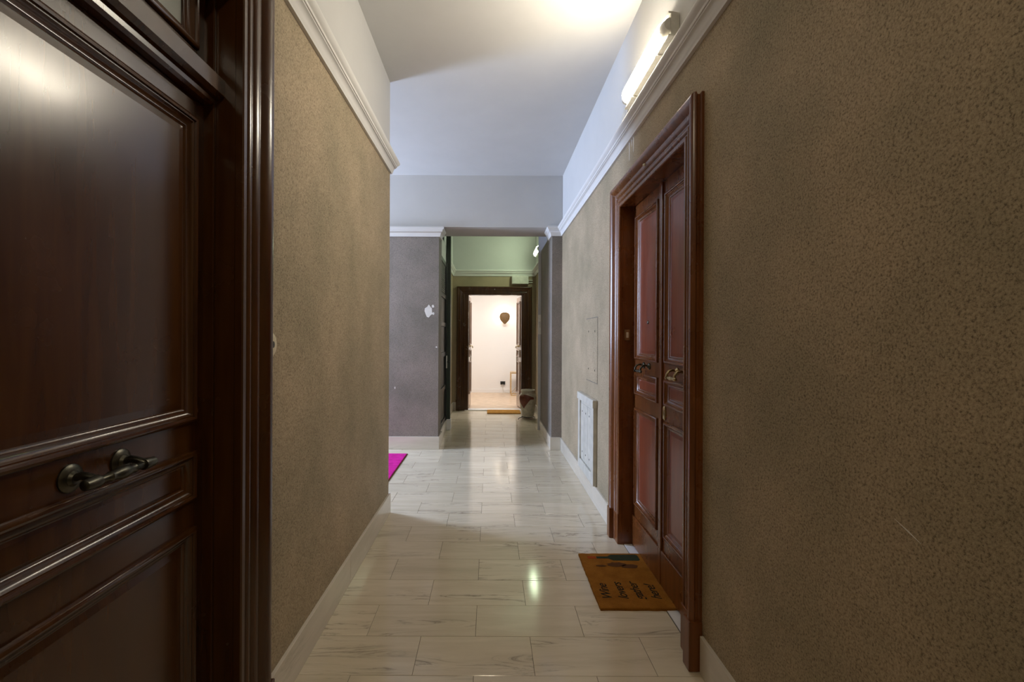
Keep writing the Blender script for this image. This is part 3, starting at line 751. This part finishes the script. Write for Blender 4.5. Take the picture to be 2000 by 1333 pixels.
JP = [(0.0005, 0.0), (0.096, 0.0), (0.100, 0.006), (0.108, 0.06), (0.124, 0.15), (0.140, 0.23), (0.147, 0.29), (0.146, 0.325), (0.138, 0.355), (0.122, 0.378), (0.112, 0.392), (0.111, 0.410), (0.118, 0.421), (0.124, 0.428), (0.124, 0.440), (0.119, 0.446), (0.108, 0.446), (0.102, 0.436), (0.100, 0.40), (0.11, 0.36), (0.0005, 0.34)]
lathe('body', JP, (JX, JY, 0.043), 'jar', ja, 'Z', 40)
def jr(h):
    for (r0, h0), (r1, h1) in zip(JP[1:], JP[2:]):
        if h0 <= h <= h1: return r0 + (r1 - r0) * (h - h0) / max(1e-6, h1 - h0)
    return 0.1
bm = bmesh.new(); NA, NH = 14, 10
def edge_lo(t): return 0.325 - 0.155 * max(0, 1 - abs((t - 0.36) / 0.40)) ** 0.9 - 0.03
def edge_hi(t): return 0.375 - 0.11 * abs(t - 0.42) ** 1.5
grid = []
for i in range(NA + 1):
    t = i / NA; a = math.radians(190 + 118 * t); col = []
    lo, hi = edge_lo(t), edge_hi(t)
    for j in range(NH + 1):
        h = min(lo, hi - 0.005) + (hi - min(lo, hi - 0.005)) * j / NH; r = jr(h) + 0.0015
        col.append(bm.verts.new((JX + r * math.cos(a), JY + r * math.sin(a), 0.043 + h)))
    grid.append(col)
for i in range(NA):
    for j in range(NH): bm.faces.new((grid[i][j], grid[i + 1][j], grid[i + 1][j + 1], grid[i][j + 1]))
gz = link('glaze_patch', bm, 'rust', ja, True); gz['label'] = 'rusty brown glaze patch'

# ---------------------------------------------------------------- apartment furnishings
sc = thing('wall_sconce', 'glowing woven balloon-shaped sconce on the apartment wall', 'lamp', (0.36, 11.62, 1.85))
bm = bmesh.new(); N = 40; rings = []
prof = [(0.012, -0.160), (0.030, -0.148), (0.052, -0.122), (0.085, -0.090), (0.112, -0.050), (0.126, 0.0), (0.124, 0.045), (0.108, 0.085), (0.078, 0.112), (0.04, 0.126), (0.004, 0.13)]
for rr, h in prof:
    rings.append([(0.36 + rr * (1 + 0.02 * math.cos(8 * a)) * math.cos(a), 11.50 + 0.45 * rr * math.sin(a), 1.86 + h) for a in [2 * math.pi * q / N for q in range(N)]])
strip(bm, rings); link('shade', bm, 'shell', sc, True)
box('bracket', 0.345, 0.375, 11.53, 11.621, 1.83, 1.86, 'gold', sc, bev=0.003)
pl = bpy.data.lights.new('sconce_glow', 'POINT'); pl.energy = 9.0; pl.color = (1, 0.86, 0.68); pl.shadow_soft_size = 0.03
po = bpy.data.objects.new('sconce_bulb', pl); po.location = (0.36, 11.575, 1.90); COL.objects.link(po); attach(po, sc); po.location = (0.36, 11.575, 1.90)

pk = thing('power_socket', 'black double power plug low on the white apartment wall', 'socket', (0.32, 11.62, 0.2))
box('plate', 0.262, 0.382, 11.612, 11.621, 0.205, 0.285, 'black', pk, bev=0.003)
for x in (0.292, 0.352): box('plug', x - 0.024, x + 0.024, 11.565, 11.613, 0.222, 0.272, 'black', pk, bev=0.006)
tube('cord', [(0.322, 11.575, 0.222), (0.322, 11.572, 0.12), (0.34, 11.57, 0.03), (0.42, 11.56, 0.010), (0.60, 11.50, 0.010), (0.72, 11.48, 0.012)], 0.006, 'greyw', pk, 8)
ct = thing('side_table', 'thin gold metal side table half behind the open right door leaf', 'table', (0.75, 11.2, 0))
for y in (11.02, 11.42):
    bm = bmesh.new()
    P4 = [(0.50, y, 0.012), (0.50, y, 0.53), (1.00, y, 0.53), (1.00, y, 0.012)]
    for a, b in zip(P4, P4[1:] + P4[:1]): add_tube(bm, [a, b], 0.009, 8)
    add_tube(bm, [(0.50, y, 0.012), (1.0, y, 0.53)], 0.006, 8)
    link('leg_frame', bm, 'gold', ct, True)
box('top', 0.49, 1.01, 11.0, 11.44, 0.533, 0.548, 'gold', ct, bev=0.003)

# remove helper properties from things created with placeholder labels
for o in bpy.data.objects:
    if o.get('label') == 'x': del o['label']
